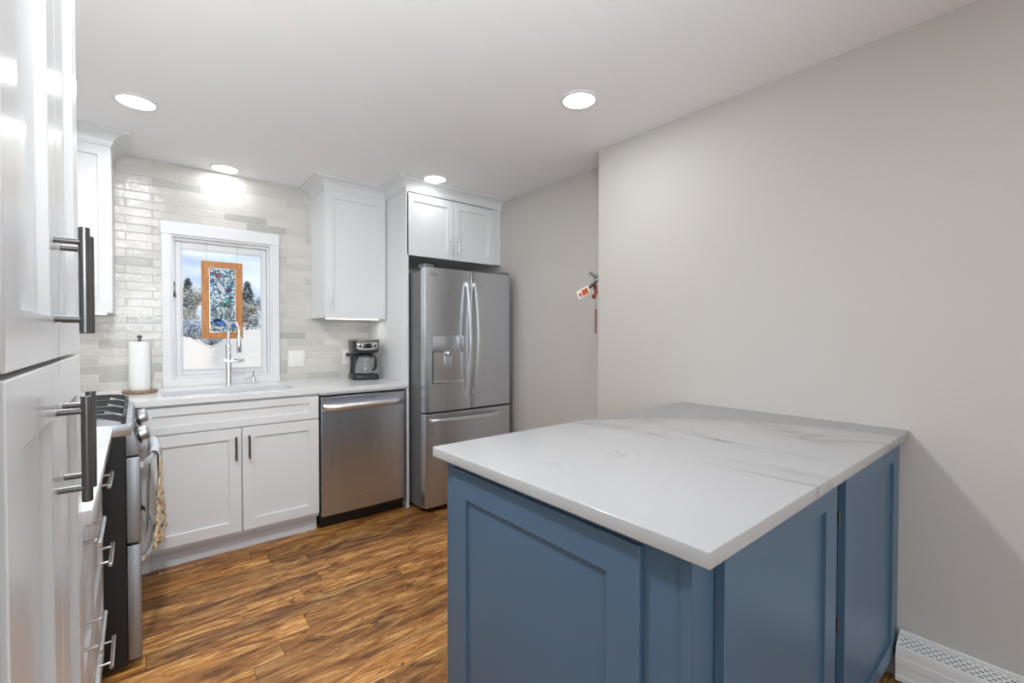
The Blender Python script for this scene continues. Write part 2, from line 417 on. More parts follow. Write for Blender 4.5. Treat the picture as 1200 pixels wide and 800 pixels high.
def thing(name, label, cat, loc=(0, 0, 0), group=None, rz=0):
    ob = bpy.data.objects.new(name, None); C.objects.link(ob); ob.location = loc; ob.rotation_euler[2] = rz; ob.empty_display_size = .1
    ob['label'] = label; ob['category'] = cat
    if group: ob['group'] = group
    return ob
def tag(ob, label, cat, group=None):
    ob['label'] = label; ob['category'] = cat
    if group: ob['group'] = group
    return ob
def struct(ob): ob['kind'] = 'structure'; return ob
def kids(ob): return [x for x in list(C.objects) if x.parent == ob]
def copy_tree(ob, parent=None):
    c = ob.copy(); C.objects.link(c)
    if parent: c.parent = parent
    for k in kids(ob): copy_tree(k, c)
    return c

def shaker(name, facing, f, u0, u1, z0, z1, m, parent, st=.06, th=.02, rec=.010, sb=None, stt=None):
    """panelled door; facing '-Y' '+X' '-X' '+Y'; f = plane of its front face"""
    sb = sb or st; stt = stt or st
    def P(u, z, d):   # d = outward
        return {'-Y': (u, f-d, z), '+Y': (u, f+d, z), '+X': (f+d, u, z), '-X': (f-d, u, z)}[facing]
    mb = MB(); bm = mb.bm
    V = lambda u, z, d: bm.verts.new(P(u, z, d))
    def loop(a, b, c, e, d): return [V(a, c, d), V(b, c, d), V(b, e, d), V(a, e, d)]
    bk = loop(u0, u1, z0, z1, -th); fr = loop(u0, u1, z0, z1, 0)
    i0 = loop(u0+st, u1-st, z0+sb, z1-stt, 0); i1 = loop(u0+st, u1-st, z0+sb, z1-stt, -rec)
    for A_, B_ in ((bk, fr), (fr, i0), (i0, i1)):
        for i in range(4): bm.faces.new((A_[i], A_[(i+1) % 4], B_[(i+1) % 4], B_[i])).smooth = True
    bm.faces.new(i1); bm.faces.new(bk[::-1])
    return mb.build(name, m, parent, bevel=.0014)
def slab(name, facing, f, u0, u1, z0, z1, m, parent, th=.02):
    d = {'-Y': (u0, u1, f, f+th), '+Y': (u0, u1, f-th, f), '+X': (f-th, f, u0, u1), '-X': (f, f+th, u0, u1)}[facing]
    return MB().box(d[0], d[1], d[2], d[3], z0, z1).build(name, m, parent, bevel=.0014)
def pull(facing, f, u, z, length, vertical, m, parent, r=.006, so=.030, inset=.02, name='handle'):
    def P(a, zz, d): return {'-Y': (a, f-d, zz), '+Y': (a, f+d, zz), '+X': (f+d, a, zz), '-X': (f-d, a, zz)}[facing]
    mb = MB(); h = length/2
    if vertical:
        mb.tube([P(u, z-h, so), P(u, z-h+.001, so), P(u, z+h-.001, so), P(u, z+h, so)], [r*.85, r, r, r*.85], 20)
        for s_ in (-1, 1): mb.tube([P(u, z+s_*(h-inset), 0), P(u, z+s_*(h-inset), so)], r*.72, 14)
    else:
        mb.tube([P(u-h, z, so), P(u-h+.001, z, so), P(u+h-.001, z, so), P(u+h, z, so)], [r*.85, r, r, r*.85], 20)
        for s_ in (-1, 1): mb.tube([P(u+s_*(h-inset), z, 0), P(u+s_*(h-inset), z, so)], r*.72, 14)
    return mb.build(name, m, parent)

# ================================================================== SETTING
YB = 3.70; XL = -.72; XN = 2.153; XF = 2.3625; YJ = 1.80
struct(MB().box(-3.1, 2.6, -4.1, 3.85, -.06, 0).build('floor', M_floor))
struct(MB().box(-3.1, 2.6, -4.1, 3.85, CEIL, CEIL+.08).build('ceiling', M_ceil))
# window wall with its opening
WX0, WX1, WZ0, WZ1 = .172, .765, .952, 1.905
mb = MB()
mb.box(XL-.2, WX0, YB, YB+.13, 0, CEIL+.02); mb.box(WX1, XF+.2, YB, YB+.13, 0, CEIL+.02)
mb.box(WX0, WX1, YB, YB+.13, 0, WZ0); mb.box(WX0, WX1, YB, YB+.13, WZ1, CEIL+.02)
struct(mb.build('wall_back', M_tile))
struct(MB().box(XL-.12, XL, .5, YB+.05, 0, CEIL+.02).build('wall_left', M_tile))
struct(MB().box(XN, XF+.2, -4.05, YJ, 0, CEIL+.02).build('wall_right', M_wall, bevel=.004))
struct(MB().box(XF, XF+.2, YJ-.05, YB+.05, 0, CEIL+.02).build('wall_alcove', M_wall))
struct(MB().box(-3.05, XL, .38, .5, 0, CEIL+.02).build('wall_return', M_wall))
struct(MB().box(-3.1, -3.0, -4.05, .5, 0, CEIL+.02).build('wall_side', M_wall))
struct(MB().box(-3.05, XN+.05, -4.1, -4.0, 0, CEIL+.02).build('wall_rear', M_wall))

# ------------------------------------------------------------------ window
win = struct(MB().box(WX0, WX0+.012, YB-.006, YB+.13, WZ0, WZ1).box(WX1-.012, WX1, YB-.006, YB+.13, WZ0, WZ1).box(WX0+.012, WX1-.012, YB-.006, YB+.13, WZ1-.012, WZ1).box(WX0+.012, WX1-.012, YB-.006, YB+.13, WZ0, WZ0+.012).build('window_1', M_trim))
def ring(x0, x1, y0, y1, z0, z1, w, wt=None, wb=None):
    wt = wt or w; wb = wb or w
    m_ = MB(); m_.box(x0, x0+w, y0, y1, z0, z1); m_.box(x1-w, x1, y0, y1, z0, z1)
    m_.box(x0+w, x1-w, y0, y1, z1-wt, z1); m_.box(x0+w, x1-w, y0, y1, z0, z0+wb); return m_
i_ = .012
ring(WX0+i_, WX1-i_, YB+.022, YB+.10, WZ0+i_, WZ1-i_, .014, .02, .016).build('window_stop', M_trim, win, bevel=.002)
sash = ring(WX0+.027, WX1-.027, YB+.040, YB+.080, WZ0+.028, WZ1-.033, .030, .045, .034).build('window_sash', M_trim, win, bevel=.003)
ring(WX0+.058, WX1-.058, YB+.033, YB+.041, WZ0+.063, WZ1-.079, .008).build('glazing_bead', M_trim, sash, bevel=.002)
MB().box(WX0+.05, WX1-.05, YB+.058, YB+.062, WZ0+.055, WZ1-.07).build('window_pane', M_pane, win)
MB().box(.190, .197, YB+.012, YB+.03, 1.50, 1.575, .002).tube([(.1935, YB+.02, 1.57), (.1935, YB+.012, 1.60)], .003, 10).tube([(.1935, YB+.012, 1.535), (.1935, YB-.002, 1.505)], [.006, .008], 12).build('window_latch', M_nickel, win)
tr = struct(MB().box(.125, WX0+.002, YB-.018, YB+.001, .914, 1.905).box(WX1-.002, .812, YB-.018, YB+.001, .914, 1.905).box(.121, .816, YB-.020, YB+.001, 1.905, 1.985).box(.125, .812, YB-.03, YB+.001, .914, .955).build('trim_1', M_trim, bevel=.0025))

# ------------------------------------------------------------------ worktops
mb = MB(); SX0, SX1, SY0, SY1 = .105, .785, 3.115, 3.40
for a in ((XL, SX0, 2.985, YB), (SX1, 1.494, 2.985, YB), (SX0, SX1, 2.985, SY0), (SX0, SX1, SY1, YB)):
    mb.box(a[0], a[1], a[2], a[3], .884, .914)
bmesh.ops.remove_doubles(mb.bm, verts=mb.bm.verts, dist=.0004)
tag(mb.build('countertop', M_quartz2), 'white quartz worktop under the window with the sink cut into it', 'countertop')
tag(MB().box(XL, -.071, 1.212, 2.203, .884, .914, .002).build('countertop', M_quartz2), 'white quartz worktop between the tall pantry and the range', 'countertop')
tag(MB().box(.699, XN-.001, .354, 1.233, .884, .914, .0025, 3).build('countertop', M_quartz), 'large white grey-veined quartz worktop on the blue peninsula', 'countertop')

# ------------------------------------------------------------------ sink
t = thing('kitchen_sink', 'stainless undermount sink set into the worktop below the window', 'sink', (.445, 3.26, .70))
mb = MB(); g = .012
mb.box(SX0-g, SX0, SY0-g, SY1+g, .70, .884); mb.box(SX1, SX1+g, SY0-g, SY1+g, .70, .884)
mb.box(SX0, SX1, SY0-g, SY0, .70, .884); mb.box(SX0, SX1, SY1, SY1+g, .70, .884); mb.box(SX0-g, SX1+g, SY0-g, SY1+g, .69, .702)
mb.build('basin', M_steelh, t, bevel=.002)
MB().lathe([(.001, .0035), (.03, .002), (.042, .004), (.045, 0)], (.445, 3.30, .7025)).build('drain_strainer', M_chrome, t)

# ------------------------------------------------------------------ faucet, soap dispenser
FX, FY = .475, 3.585
t = thing('kitchen_faucet', 'tall chrome pull-down faucet with a high arched spout behind the sink', 'faucet', (FX, FY, .914))
MB().lathe([(.027, 0), (.027, .006), (.020, .012), (.0185, .02), (.0185, .27), (.016, .28)], (FX, FY, .914)).build('base', M_chrome, t)
sp = []
for k in range(25):
    a = PI*k/24; sp.append((FX+(.045-.045*math.cos(a))*.55, FY-(.045-.045*math.cos(a))*.95, 1.28+.045*math.sin(a)*1.25))
e_ = sp[-1]
MB().tube([(FX, FY, 1.18), (FX, FY, 1.23)]+sp+[(e_[0], e_[1], 1.24)], .0095, 18).build('spout', M_chrome, t)
MB().lathe([(.011, 0), (.0145, -.01), (.0155, -.06), (.0165, -.11), (.014, -.118), (.010, -.118)], (e_[0], e_[1], 1.25)).build('spray_head', M_chrome, t)
MB().tube([(FX-.024, FY, 1.075), (FX+.03, FY-.006, 1.075)], .0155, 20).tube([(FX+.03, FY-.006, 1.075), (FX+.075, FY-.012, 1.076), (FX+.092, FY-.014, 1.080)], [.0145, .0125, .008], 18).build('lever', M_chrome, t)
t = thing('soap_dispenser', 'small chrome soap pump on the worktop right of the faucet', 'soap dispenser', (.625, 3.60, .914))
MB().lathe([(.020, 0), (.020, .004), (.012, .010), (.010, .045), (.006, .05), (.006, .09), (.010, .095), (.009, .103), (.002, .106)], (.625, 3.60, .914), 24).build('pump', M_chrome, t)
MB().tube([(.625, 3.60, .962), (.575, 3.53, .958), (.553, 3.50, .952)], [.0065, .006, .0045], 12).build('nozzle', M_chrome, t)

# ------------------------------------------------------------------ sink base cabinet
t = thing('sink_base_cabinet', 'white shaker sink cabinet with false drawer front and double doors', 'cabinet', (.45, 3.35, 0))
mb = MB(); mb.box(.0, .018, 3.021, YB-.002, .10, .883); mb.box(.868, .886, 3.021, YB-.002, .10, .883); mb.box(.018, .868, 3.021, YB-.002, .10, .118)
mb.box(.018, .868, YB-.012, YB-.002, .118, .883); mb.box(.018, .868, 3.021, 3.04, .70, .73); mb.box(.018, .868, 3.021, 3.04, .866, .883); mb.box(.018, .055, 3.021, 3.04, .118, .70)
mb.build('carcass', M_white, t)
shaker('false_drawer_front', '-Y', 3.0, .003, .884, .727, .868, M_white, t, .055, sb=.042, stt=.042)
d = shaker('door', '-Y', 3.0, .003, .458, .124, .721, M_white, t, .063); pull('-Y', 3.0, .428, .61, .135, True, M_nickel, d, .0055)
d = shaker('door', '-Y', 3.0, .462, .884, .124, .721, M_white, t, .063); pull('-Y', 3.0, .494, .61, .135, True, M_nickel, d, .0055)
MB().box(.045, .886, 3.065, 3.083, 0, .10).build('toe_kick', M_toe, t)
MB().box(.0, .044, 3.055, 3.073, 0, .10).build('end_filler', M_white, t)

# ------------------------------------------------------------------ dishwasher
t = thing('dishwasher', 'stainless steel dishwasher right of the sink cabinet', 'dishwasher', (1.19, 3.35, 0))
MB().box(.893, 1.482, 3.03, YB-.03, .09, .866).build('tub', M_black, t)
MB().box(.889, 1.487, 3.0, 3.03, .869, .883).build('mounting_rail', M_white, t)
mb = MB(); bow = [(.897+.573*k/14, 2.99-.006*math.sin(PI*k/14)) for k in range(15)]
mb.prism(bow+[(1.470, 3.028), (.897, 3.028)], 'Z', .093, .855, bev=0)
door = mb.build('door', M_steel, t, bevel=.002)
mb = MB(60); path = [(.905+.552*k/16, 2.984-.050*math.sin(PI*k/16)**.45, .792) for k in range(17)]
for i in range(16):
    a, b = path[i], path[i+1]
    pr_ = lambda q: [(q[0], q[1], .770), (q[0], q[1]-.010, .777), (q[0], q[1]-.012, .792), (q[0], q[1]-.010, .807), (q[0], q[1], .812), (q[0], q[1]+.010, .805), (q[0], q[1]+.010, .778)]
    A_, B_ = pr_(a), pr_(b)
    for j in range(7): mb.quad(A_[j], B_[j], B_[(j+1) % 7], A_[(j+1) % 7])
bmesh.ops.remove_doubles(mb.bm, verts=mb.bm.verts, dist=.0001)
mb.build('handle', M_handle, door)
MB().lathe([(.012, 0), (.012, -.0015), (.0005, -.002)], (1.195, 2.9838, .19), 28, 'Y').build('round_badge', M_nick2, door)
mb = MB().box(.90, 1.475, 3.045, 3.06, .012, .09).box(.895, 1.482, 3.035, 3.05, .060, .088)
mb.build('kick_plate', M_black, t)

# ------------------------------------------------------------------ refrigerator surround and cabinets above
FYD = 3.012
t = thing('refrigerator_surround_cabinet', 'white double-door cabinet above the refrigerator with tall side panel and crown', 'cabinet', (1.93, 3.4, 0))
MB().box(1.497, 1.515, 3.012, YB-.001, 0, 2.30).build('side_panel', M_white, t, bevel=.001)
MB().box(1.516, XF-.002, FYD+.022, YB-.001, 1.835, 2.30).build('carcass', M_white, t)
MB().box(2.288, XF-.002, FYD+.008, FYD+.021, 1.835, 2.30).build('filler_strip', M_white, t)
d = shaker('door', '-Y', FYD, 1.502, 1.893, 1.828, 2.278, M_white, t, .055, th=.0195)
pull('-Y', FYD, 1.864, 1.925, .128, True, M_nick2, d, .005)
d = shaker('door', '-Y', FYD, 1.897, 2.284, 1.828, 2.278, M_white, t, .055, th=.0195)
pull('-Y', FYD, 1.927, 1.925, .128, True, M_nick2, d, .005)
def crown_prof(z0=2.288, d=.082):
    pr = [(-.012, z0-.002), (.004, z0-.002), (.004, z0+.008)]
    for k in range(9):
        a = k/8*PI/2; pr.append((.008+(d-.014)*(1-math.cos(a)), z0+.012+(CEIL-.013-z0-.012)*math.sin(a)))
    pr += [(d, CEIL-.010), (d, CEIL-.001), (-.012, CEIL-.001)]; return pr
# path runs so that its right-hand side faces the room
cp = [(1.497, 3.36), (1.497, FYD), (XF-.002, FYD)]
mb = MB(25); mb.sweep(cp, [(-o_, z) for o_, z in crown_prof()] if False else crown_prof(), 0); mb.build('crown_molding', M_white, t)

# ------------------------------------------------------------------ wall cabinets beside the window
def wall_cab(x0, x1, label, handle_x, crown_path, rec_to=None):
    t = thing('wall_cabinet', label, 'cabinet', ((x0+x1)/2, 3.5, 1.37))
    MB().box(x0, x1, 3.372, YB-.001, 1.378, 2.30).build('carcass', M_white, t, bevel=.001)
    d = shaker('door', '-Y', 3.35, x0+.003, x1-.003, 1.374, 2.286, M_white, t, .055)
    pull('-Y', 3.35, handle_x, 1.478, .128, True, M_nick2, d, .005)
    MB(25).sweep(crown_path, crown_prof()).build('crown_molding', M_white, t)
    MB().box(x0+.03, x1-.03, 3.42, 3.46, 1.366, 1.377).build('under_cabinet_light', M_led, t)
    return t
wall_cab(1.040, 1.494, 'white single-door wall cabinet between the window and the refrigerator', 1.068, [(1.040, YB-.001), (1.040, 3.35), (1.494, 3.35)])
wall_cab(-.70, -.100, 'white wall cabinet left of the window, partly behind the pantry', -.66, [(-.70, 3.35), (-.100, 3.35), (-.100, YB-.001)])
light('under_cabinet_glow', 'AREA', (1.28, 3.46, 1.36), .35, .35, (1, .96, .9), (0, 0, 0), .03)
light('under_cabinet_glow', 'AREA', (-.38, 3.46, 1.36), .35, .45, (1, .96, .9), (0, 0, 0), .03)

# ------------------------------------------------------------------ refrigerator
t = thing('refrigerator', 'stainless French-door refrigerator with water dispenser and bottom freezer', 'refrigerator', (1.9, 3.2, 0))
RX0, RX1, RY = 1.531, 2.284, 2.800
MB().box(RX0+.004, RX1-.004, 2.868, 3.60, .03, 1.70, .003).build('body', M_panelw, t)
MB().box(RX0+.03, RX1-.03, 2.90, 3.55, 0, .03).build('foot_rail', M_black, t)
def rdoor(name, x0, x1, z0, z1, bowamt=.006):
    mb = MB(30); n = 14
    pts = []
    for k in range(n+1):
        x = x0+(x1-x0)*k/n; gx = (x-RX0)/(RX1-RX0)
        y = RY-bowamt*math.sin(PI*gx)
        if k == 0: y += .004
        if k == n: y += .004
        pts.append((x, y))
    mb.prism(pts+[(x1, 2.862), (x0, 2.862)], 'Z', z0, z1)
    return mb.build(name, M_steel, t, bevel=.003)
XS = 1.911
dl = rdoor('door', RX0, XS-.002, .712, 1.722); dr = rdoor('door', XS+.002, RX1, .712, 1.722)
fz = rdoor('freezer_drawer', RX0, RX1, .045, .700)
def bow_handle(x, z0, z1, yb, depth, parent, w=.011, th=.009):
    mb = MB(50); n = 24; R_ = []
    for k in range(n+1):
        s_ = k/n; z = z0+(z1-z0)*s_; y = yb-.012-depth*math.sin(PI*s_)**.8
        R_.append([(x-w, y+.002, z), (x-w*.7, y-th, z), (x+w*.7, y-th, z), (x+w, y+.002, z), (x+w*.8, y+th, z), (x-w*.8, y+th, z)])
    for k in range(n):
        for j in range(6): mb.quad(R_[k][j], R_[k][(j+1) % 6], R_[k+1][(j+1) % 6], R_[k+1][j])
    bmesh.ops.remove_doubles(mb.bm, verts=mb.bm.verts, dist=.00001)
    for q in (z0, z1-.026): mb.box(x-w*.8, x+w*.8, yb-.016, yb+.004, q, q+.026, .002)
    return mb.build('handle', M_handle, parent)
bow_handle(1.868, .815, 1.635, RY-.006, .052, dl); bow_handle(1.937, .815, 1.635, RY-.006, .052, dr)
mb = MB(50); n = 24; R_ = []
for k in range(n+1):
    s_ = k/n; x = 1.565+.605*s_; y = RY-.016-.050*math.sin(PI*s_)**.7
    R_.append([(x, y+.002, .648-.010), (x, y-.008, .648-.006), (x, y-.010, .655), (x, y-.006, .668), (x, y+.006, .670), (x, y+.008, .640)])
for k in range(n):
    for j in range(6): mb.quad(R_[k][j], R_[k][(j+1) % 6], R_[k+1][(j+1) % 6], R_[k+1][j])
bmesh.ops.remove_doubles(mb.bm, verts=mb.bm.verts, dist=.00001)
for q in (1.562, 2.146): mb.box(q, q+.028, RY-.020, RY+.004, .642, .668, .002)
mb.build('handle', M_handle, fz)
# dispenser: control panel, alcove walls, paddle
DX0, DX1, DZ0, DZ1 = 1.588, 1.846, .912, 1.246
yf = RY-.0075
MB().box(DX0-.002, DX1+.002, yf+.004, yf+.010, DZ0-.002, DZ1+.002).build('dispenser_gasket', M_gasket, dl)
MB().box(DX0, DX1, yf-.001, yf+.008, 1.135, DZ1, .0015).build('dispenser_panel', M_steelh, dl)
mb = MB()
mb.box(DX0+.002, DX0+.012, yf-.001, yf+.006, DZ0, 1.132); mb.box(DX1-.012, DX1-.002, yf-.001, yf+.006, DZ0, 1.132); mb.box(DX0+.012, DX1-.012, yf-.004, yf+.006, DZ0, DZ0+.016, .001)
mb.quad((DX0+.012, yf+.004, 1.132), (DX0+.012, yf+.004, DZ0+.016), (DX0+.125, yf+.0025, DZ0+.016), (DX0+.125, yf+.0025, 1.132))
mb.quad((DX0+.125, yf+.0025, 1.132), (DX0+.125, yf+.0025, DZ0+.016), (DX1-.012, yf+.001, DZ0+.016), (DX1-.012, yf+.001, 1.132))
mb.build('dispenser_alcove', M_nick2, dl)
MB().box(1.676, 1.742, yf-.004, yf+.002, 1.025, 1.105, .002).build('dispenser_paddle', M_steelh, dl)
MB().lathe([(.020, 0), (.020, -.014), (.012, -.022), (.006, -.024)], (1.705, yf-.002, 1.134), 20).build('dispenser_spout', M_chrome, dl)
for k in range(5): MB().lathe([(.004, 0), (.004, -.0008), (.0005, -.001)], (1.64+.035*k, yf-.0012, 1.155), 12, 'Y').build('dispenser_button', M_grey, dl)
MB().box(RX0+.002, RX0+.075, 2.81, 2.90, 1.723, 1.745, .004).build('hinge_cover', M_grey, t)
MB().box(RX1-.075, RX1-.002, 2.81, 2.90, 1.723, 1.745, .004).build('hinge_cover', M_grey, t)
MB().box(RX0+.01, RX1-.01, 2.822, 2.864, .701, .711).build('drawer_seal', M_gasket, t)
def text(body, size, loc, rot, m, parent, name, ext=.0004):
    cu = bpy.data.curves.new(name, 'FONT'); cu.body = body; cu.size = size; cu.extrude = ext; cu.align_x = 'CENTER'; cu.align_y = 'CENTER'
    tmp = bpy.data.objects.new(name, cu); C.objects.link(tmp); dg = bpy.context.evaluated_depsgraph_get(); dg.update()
    me = bpy.data.meshes.new_from_object(tmp.evaluated_get(dg)); bpy.data.objects.remove(tmp)
    me.transform(Matrix.Translation(loc) @ Matrix.Rotation(rot[2], 4, 'Z') @ Matrix.Rotation(rot[0], 4, 'X'))
    off = Vector(parent.location); q = parent.parent
    while q is not None: off += Vector(q.location); q = q.parent
    me.transform(Matrix.Translation(-off)); me.materials.clear(); me.materials.append(m)
    ob = bpy.data.objects.new(name, me); C.objects.link(ob); ob.parent = parent; return ob
text('LG', .026, (1.608, RY-.0062, 1.672), (PI/2, 0, 0), M_grey, dl, 'logo_lettering')
MB().lathe([(.0125, 0), (.0125, -.0012), (.0100, -.0012), (.0100, 0)], (1.578, RY-.0045, 1.672), 28, 'Y', caps=False).build('logo_ring', M_grey, dl)
text('GE', .013, (1.195, 2.9816, .19), (PI/2, 0, 0), M_grey, door, 'badge_lettering')

# ------------------------------------------------------------------ pantry (tall cabinet close to the camera)
t = thing('pantry_cabinet', 'tall white pantry cabinet with four doors and long bar handles at left', 'cabinet', (-.4, .88, 0))
PX = -.085
MB().box(XL+.001, PX-.0215, .545, 1.206, .10, 2.30).build('carcass', M_tall, t)
MB().box(XL+.001, PX-.07, .55, 1.20, 0, .10).build('toe_kick', M_white, t)
MB().box(XL+.001, PX-.004, .502, .545, 0, 2.30).build('end_panel', M_white, t)
for y0, y1, hy in ((.560, .898, .862), (.902, 1.206, .938)):
    d = shaker('door', '+X', PX, y0, y1, 1.226, 2.285, M_tall, t, .072, sb=.058, rec=.012)
    pull('+X', PX, hy, 1.333, .146, True, M_nickel, d, .0062, so=.030)
    d = shaker('door', '+X', PX, y0, y1, .105, 1.2205, M_tall, t, .072, sb=.058, rec=.012, stt=.072)
    pull('+X', PX, hy, 1.100, .146, True, M_nickel, d, .0062, so=.030)
MB(25).sweep([(PX, .502), (PX, 1.206), (XL+.002, 1.206)], crown_prof()).build('crown_molding', M_tall, t)

# ------------------------------------------------------------------ drawer base cabinets between pantry and range
for y0, y1, lab in ((1.210, 1.718, 'white three-drawer base cabinet next to the tall pantry'), (1.722, 2.203, 'white three-drawer base cabinet next to the range')):
    t = thing('drawer_base_cabinet', lab, 'cabinet', (-.4, (y0+y1)/2, 0), group=None)
    MB().box(XL+.001, -.1235, y0, y1, .10, .883).build('carcass', M_white, t)
    MB().box(XL+.001, -.185, y0, y1, 0, .10).build('toe_kick', M_toe, t)
    for z0, z1, hz in ((.705, .872, .788), (.408, .701, .545), (.105, .404, .225)):
        d = shaker('drawer', '+X', -.102, y0+.002, y1-.002, z0, z1, M_white, t, .05)
        pull('+X', -.102, (y0+y1)/2, hz, .19, False, M_nick2, d, .0055, so=.032, inset=.03)

# ------------------------------------------------------------------ range
t = thing('gas_range', 'stainless gas range with black cast-iron grates between the worktops', 'range', (-.35, 2.59, 0))
GY0, GY1 = 2.210, 2.968
MB().box(XL+.02, -.037, GY0, GY1, .02, .905).build('body', M_black, t, bevel=.002)
for y in (GY0+.05, GY1-.05): MB().lathe([(.018, 0), (.014, .02), (.014, .025)], (-.10, y, 0), 16).build('foot', M_black, t)
mb = MB(); mb.box(XL+.02, -.018, GY0-.001, GY1+.001, .880, .925, .003); mb.box(XL+.02, XL+.10, GY0, GY1, .925, .965, .003)
mb.build('cooktop', M_steelh, t)
# sloping control panel (profile in x,z extruded along y)
mb = MB(); mb.prism([(-.036, .804), (.010, .806), (.014, .815), (-.018, .912), (-.030, .918), (-.036, .918)], 'Y', GY0, GY1, bev=.0015)
cpn = mb.build('control_panel', M_rsteel, t)
nrm = Vector((.097, 0, .032)).normalized(); up_ = Vector((-.032, 0, .097)).normalized()
def knob(y, c=.5):
    p0 = Vector((.014, y, .815)).lerp(Vector((-.018, y, .912)), c)
    q = Matrix((Vector((0, 1, 0)), up_, nrm)).transposed().to_4x4(); q.translation = p0
    tb = MB(40).lathe([(.030, 0), (.030, .006), (.024, .009)], seg=32)
    for m_, nm, mt in ((tb, 'knob_skirt', M_black),):
        bmesh.ops.transform(m_.bm, matrix=q, verts=m_.bm.verts); m_.build(nm, mt, cpn)
    k_ = MB(40).lathe([(.021, .009), (.021, .028), (.019, .032), (.001, .033)], seg=32).box(-.0035, .0035, -.021, .021, .024, .036, .001)
    bmesh.ops.transform(k_.bm, matrix=q, verts=k_.bm.verts); k_.build('knob', M_knob, cpn)
for y in (2.275, 2.355, 2.72, 2.80, 2.88): knob(y)
q = Matrix((Vector((0, 1, 0)), up_, nrm)).transposed().to_4x4(); q.translation = Vector((.014, 2.535, .815)).lerp(Vector((-.018, 2.535, .912)), .5)
dsp = MB().box(-.105, .105, -.030, .030, 0, .0015, .0005); bmesh.ops.transform(dsp.bm, matrix=q, verts=dsp.bm.verts); dsp.build('display', M_lcd, cpn)
od = MB().box(-.036, .005, GY0+.002, GY1-.002, .476, .797, .003).build('oven_door', M_rsteel, t)
MB().box(.004, .0065, GY0+.10, GY1-.10, .52, .69, .001).build('oven_window', M_lcd, od)
dw = MB().box(-.036, .005, GY0+.002, GY1-.002, .035, .466, .003).build('warming_drawer', M_rsteel, t)
def range_handle(z, parent, depth):
    mb = MB(50); pts = []
    for k in range(21):
        s_ = k/20; pts.append((.008+depth*math.sin(PI*s_)**.55, GY0+.035+(GY1-GY0-.07)*s_, z))
    R_ = [[(p[0]-.006, p[1], z-.012), (p[0]+.006, p[1], z-.008), (p[0]+.009, p[1], z+.003), (p[0]+.003, p[1], z+.013), (p[0]-.006, p[1], z+.012)] for p in pts]
    for k in range(20):
        for j in range(5): mb.quad(R_[k][j], R_[k][(j+1) % 5], R_[k+1][(j+1) % 5], R_[k+1][j])
    mb.quad(*R_[0]); mb.quad(*R_[-1][::-1])
    bmesh.ops.remove_doubles(mb.bm, verts=mb.bm.verts, dist=.00001)
    return mb.build('handle', M_handle, parent)
range_handle(.757, od, .050); range_handle(.395, dw, .040)
# burners and grates
for bx, by, br in ((-.20, 2.34, .045), (-.50, 2.34, .036), (-.35, 2.59, .05), (-.20, 2.84, .04), (-.50, 2.84, .036)):
    b_ = MB().lathe([(br+.012, .925), (br+.010, .932), (br, .934), (br-.004, .940)], (bx, by, 0), 28).build('burner', M_nick2, t)
    MB().lathe([(br-.002, .9405), (br, .946), (br-.006, .951), (.002, .952)], (bx, by, 0), 28).build('burner_cap', M_iron, b_)
def grate(y0, y1):
    mb = MB(); x0, x1, z = -.66, -.034, .952; b = .008
    def bar(p, q_, w=.0055): mb.tube([p, q_], w, 6)
    h = z+.012
    # outer frame: dips down to feet at the front and back ends
    for y in (y0, y1):
        mb.prism([(x0, .926), (x0+.02, .926), (x0+.055, h-.012), (x1-.075, h-.012), (x1-.040, .940), (x1, .926), (x1, .948), (x1-.035, .962), (x1-.065, h), (x0+.05, h), (x0, .962)], 'Y', y-.005, y+.005)
    for x in (x0+.006, x1-.006): mb.box(x-.006, x+.006, y0, y1, .928, .952, .002)
    ym = (y0+y1)/2
    mb.box(x0+.05, x1-.065, ym-.005, ym+.005, h-.011, h, .002)
    for x in (x0+.16, x1-.19): mb.box(x-.005, x+.005, y0+.004, y1-.004, h-.011, h, .002)
    return mb.build('grate', M_iron, t)
for k in range(3): grate(GY0+.022+k*.243, GY0+.022+k*.243+.228)

# ------------------------------------------------------------------ towel over the oven handle
def towel():
    mb = MB(80); nu, nv = 26, 46; y0, y1 = 2.40, 2.74; grid = []
    for j in range(nv+1):
        row = []
        s_ = j/nv
        for i in range(nu+1):
            w = i/nu; y = y0+(y1-y0)*w
            fold = .009*math.sin(w*15+1)+.005*math.sin(w*31)
            hx = .008+.050*math.sin(PI*min(max((y-GY0-.035)/(GY1-GY0-.07), 0), 1))**.55
            if s_ < .40:       # back sheet, between the door and the handle
                q = s_/.40; z = .43+(.757-.43)*q; x = hx-.016-fold*.25*(1-q)-(1-q)*.012
            elif s_ < .50:     # over the bar
                a = (s_-.40)/.10*PI; x = hx+.001-.017*math.cos(a); z = .757+.020*math.sin(a)
            else:
                q = (s_-.50)/.50; z = .757-(.757-.365+.03*math.sin(w*3.0))*q; x = hx+.018+fold*(.25+q)*1.2+(-.030*(1-w)+.016*w)*q**1.3
                y = y+.02*(w-.5)*q
            row.append(mb.bm.verts.new((max(x, .0075), y, z)))
        grid.append(row)
    for j in range(nv):
        for i in range(nu):
            f = mb.bm.faces.new((grid[j][i], grid[j][i+1], grid[j+1][i+1], grid[j+1][i])); f.smooth = True; f.material_index = 1 if (j+.5)/nv < .53 else 0
    ob = mb.build('dish_towel', [M_towel, M_towelshade]); so = ob.modifiers.new('solidify', 'SOLIDIFY'); so.thickness = .0025; so.offset = 0
    tag(ob, 'patterned cream dish towel draped over the oven door handle', 'towel')
towel()

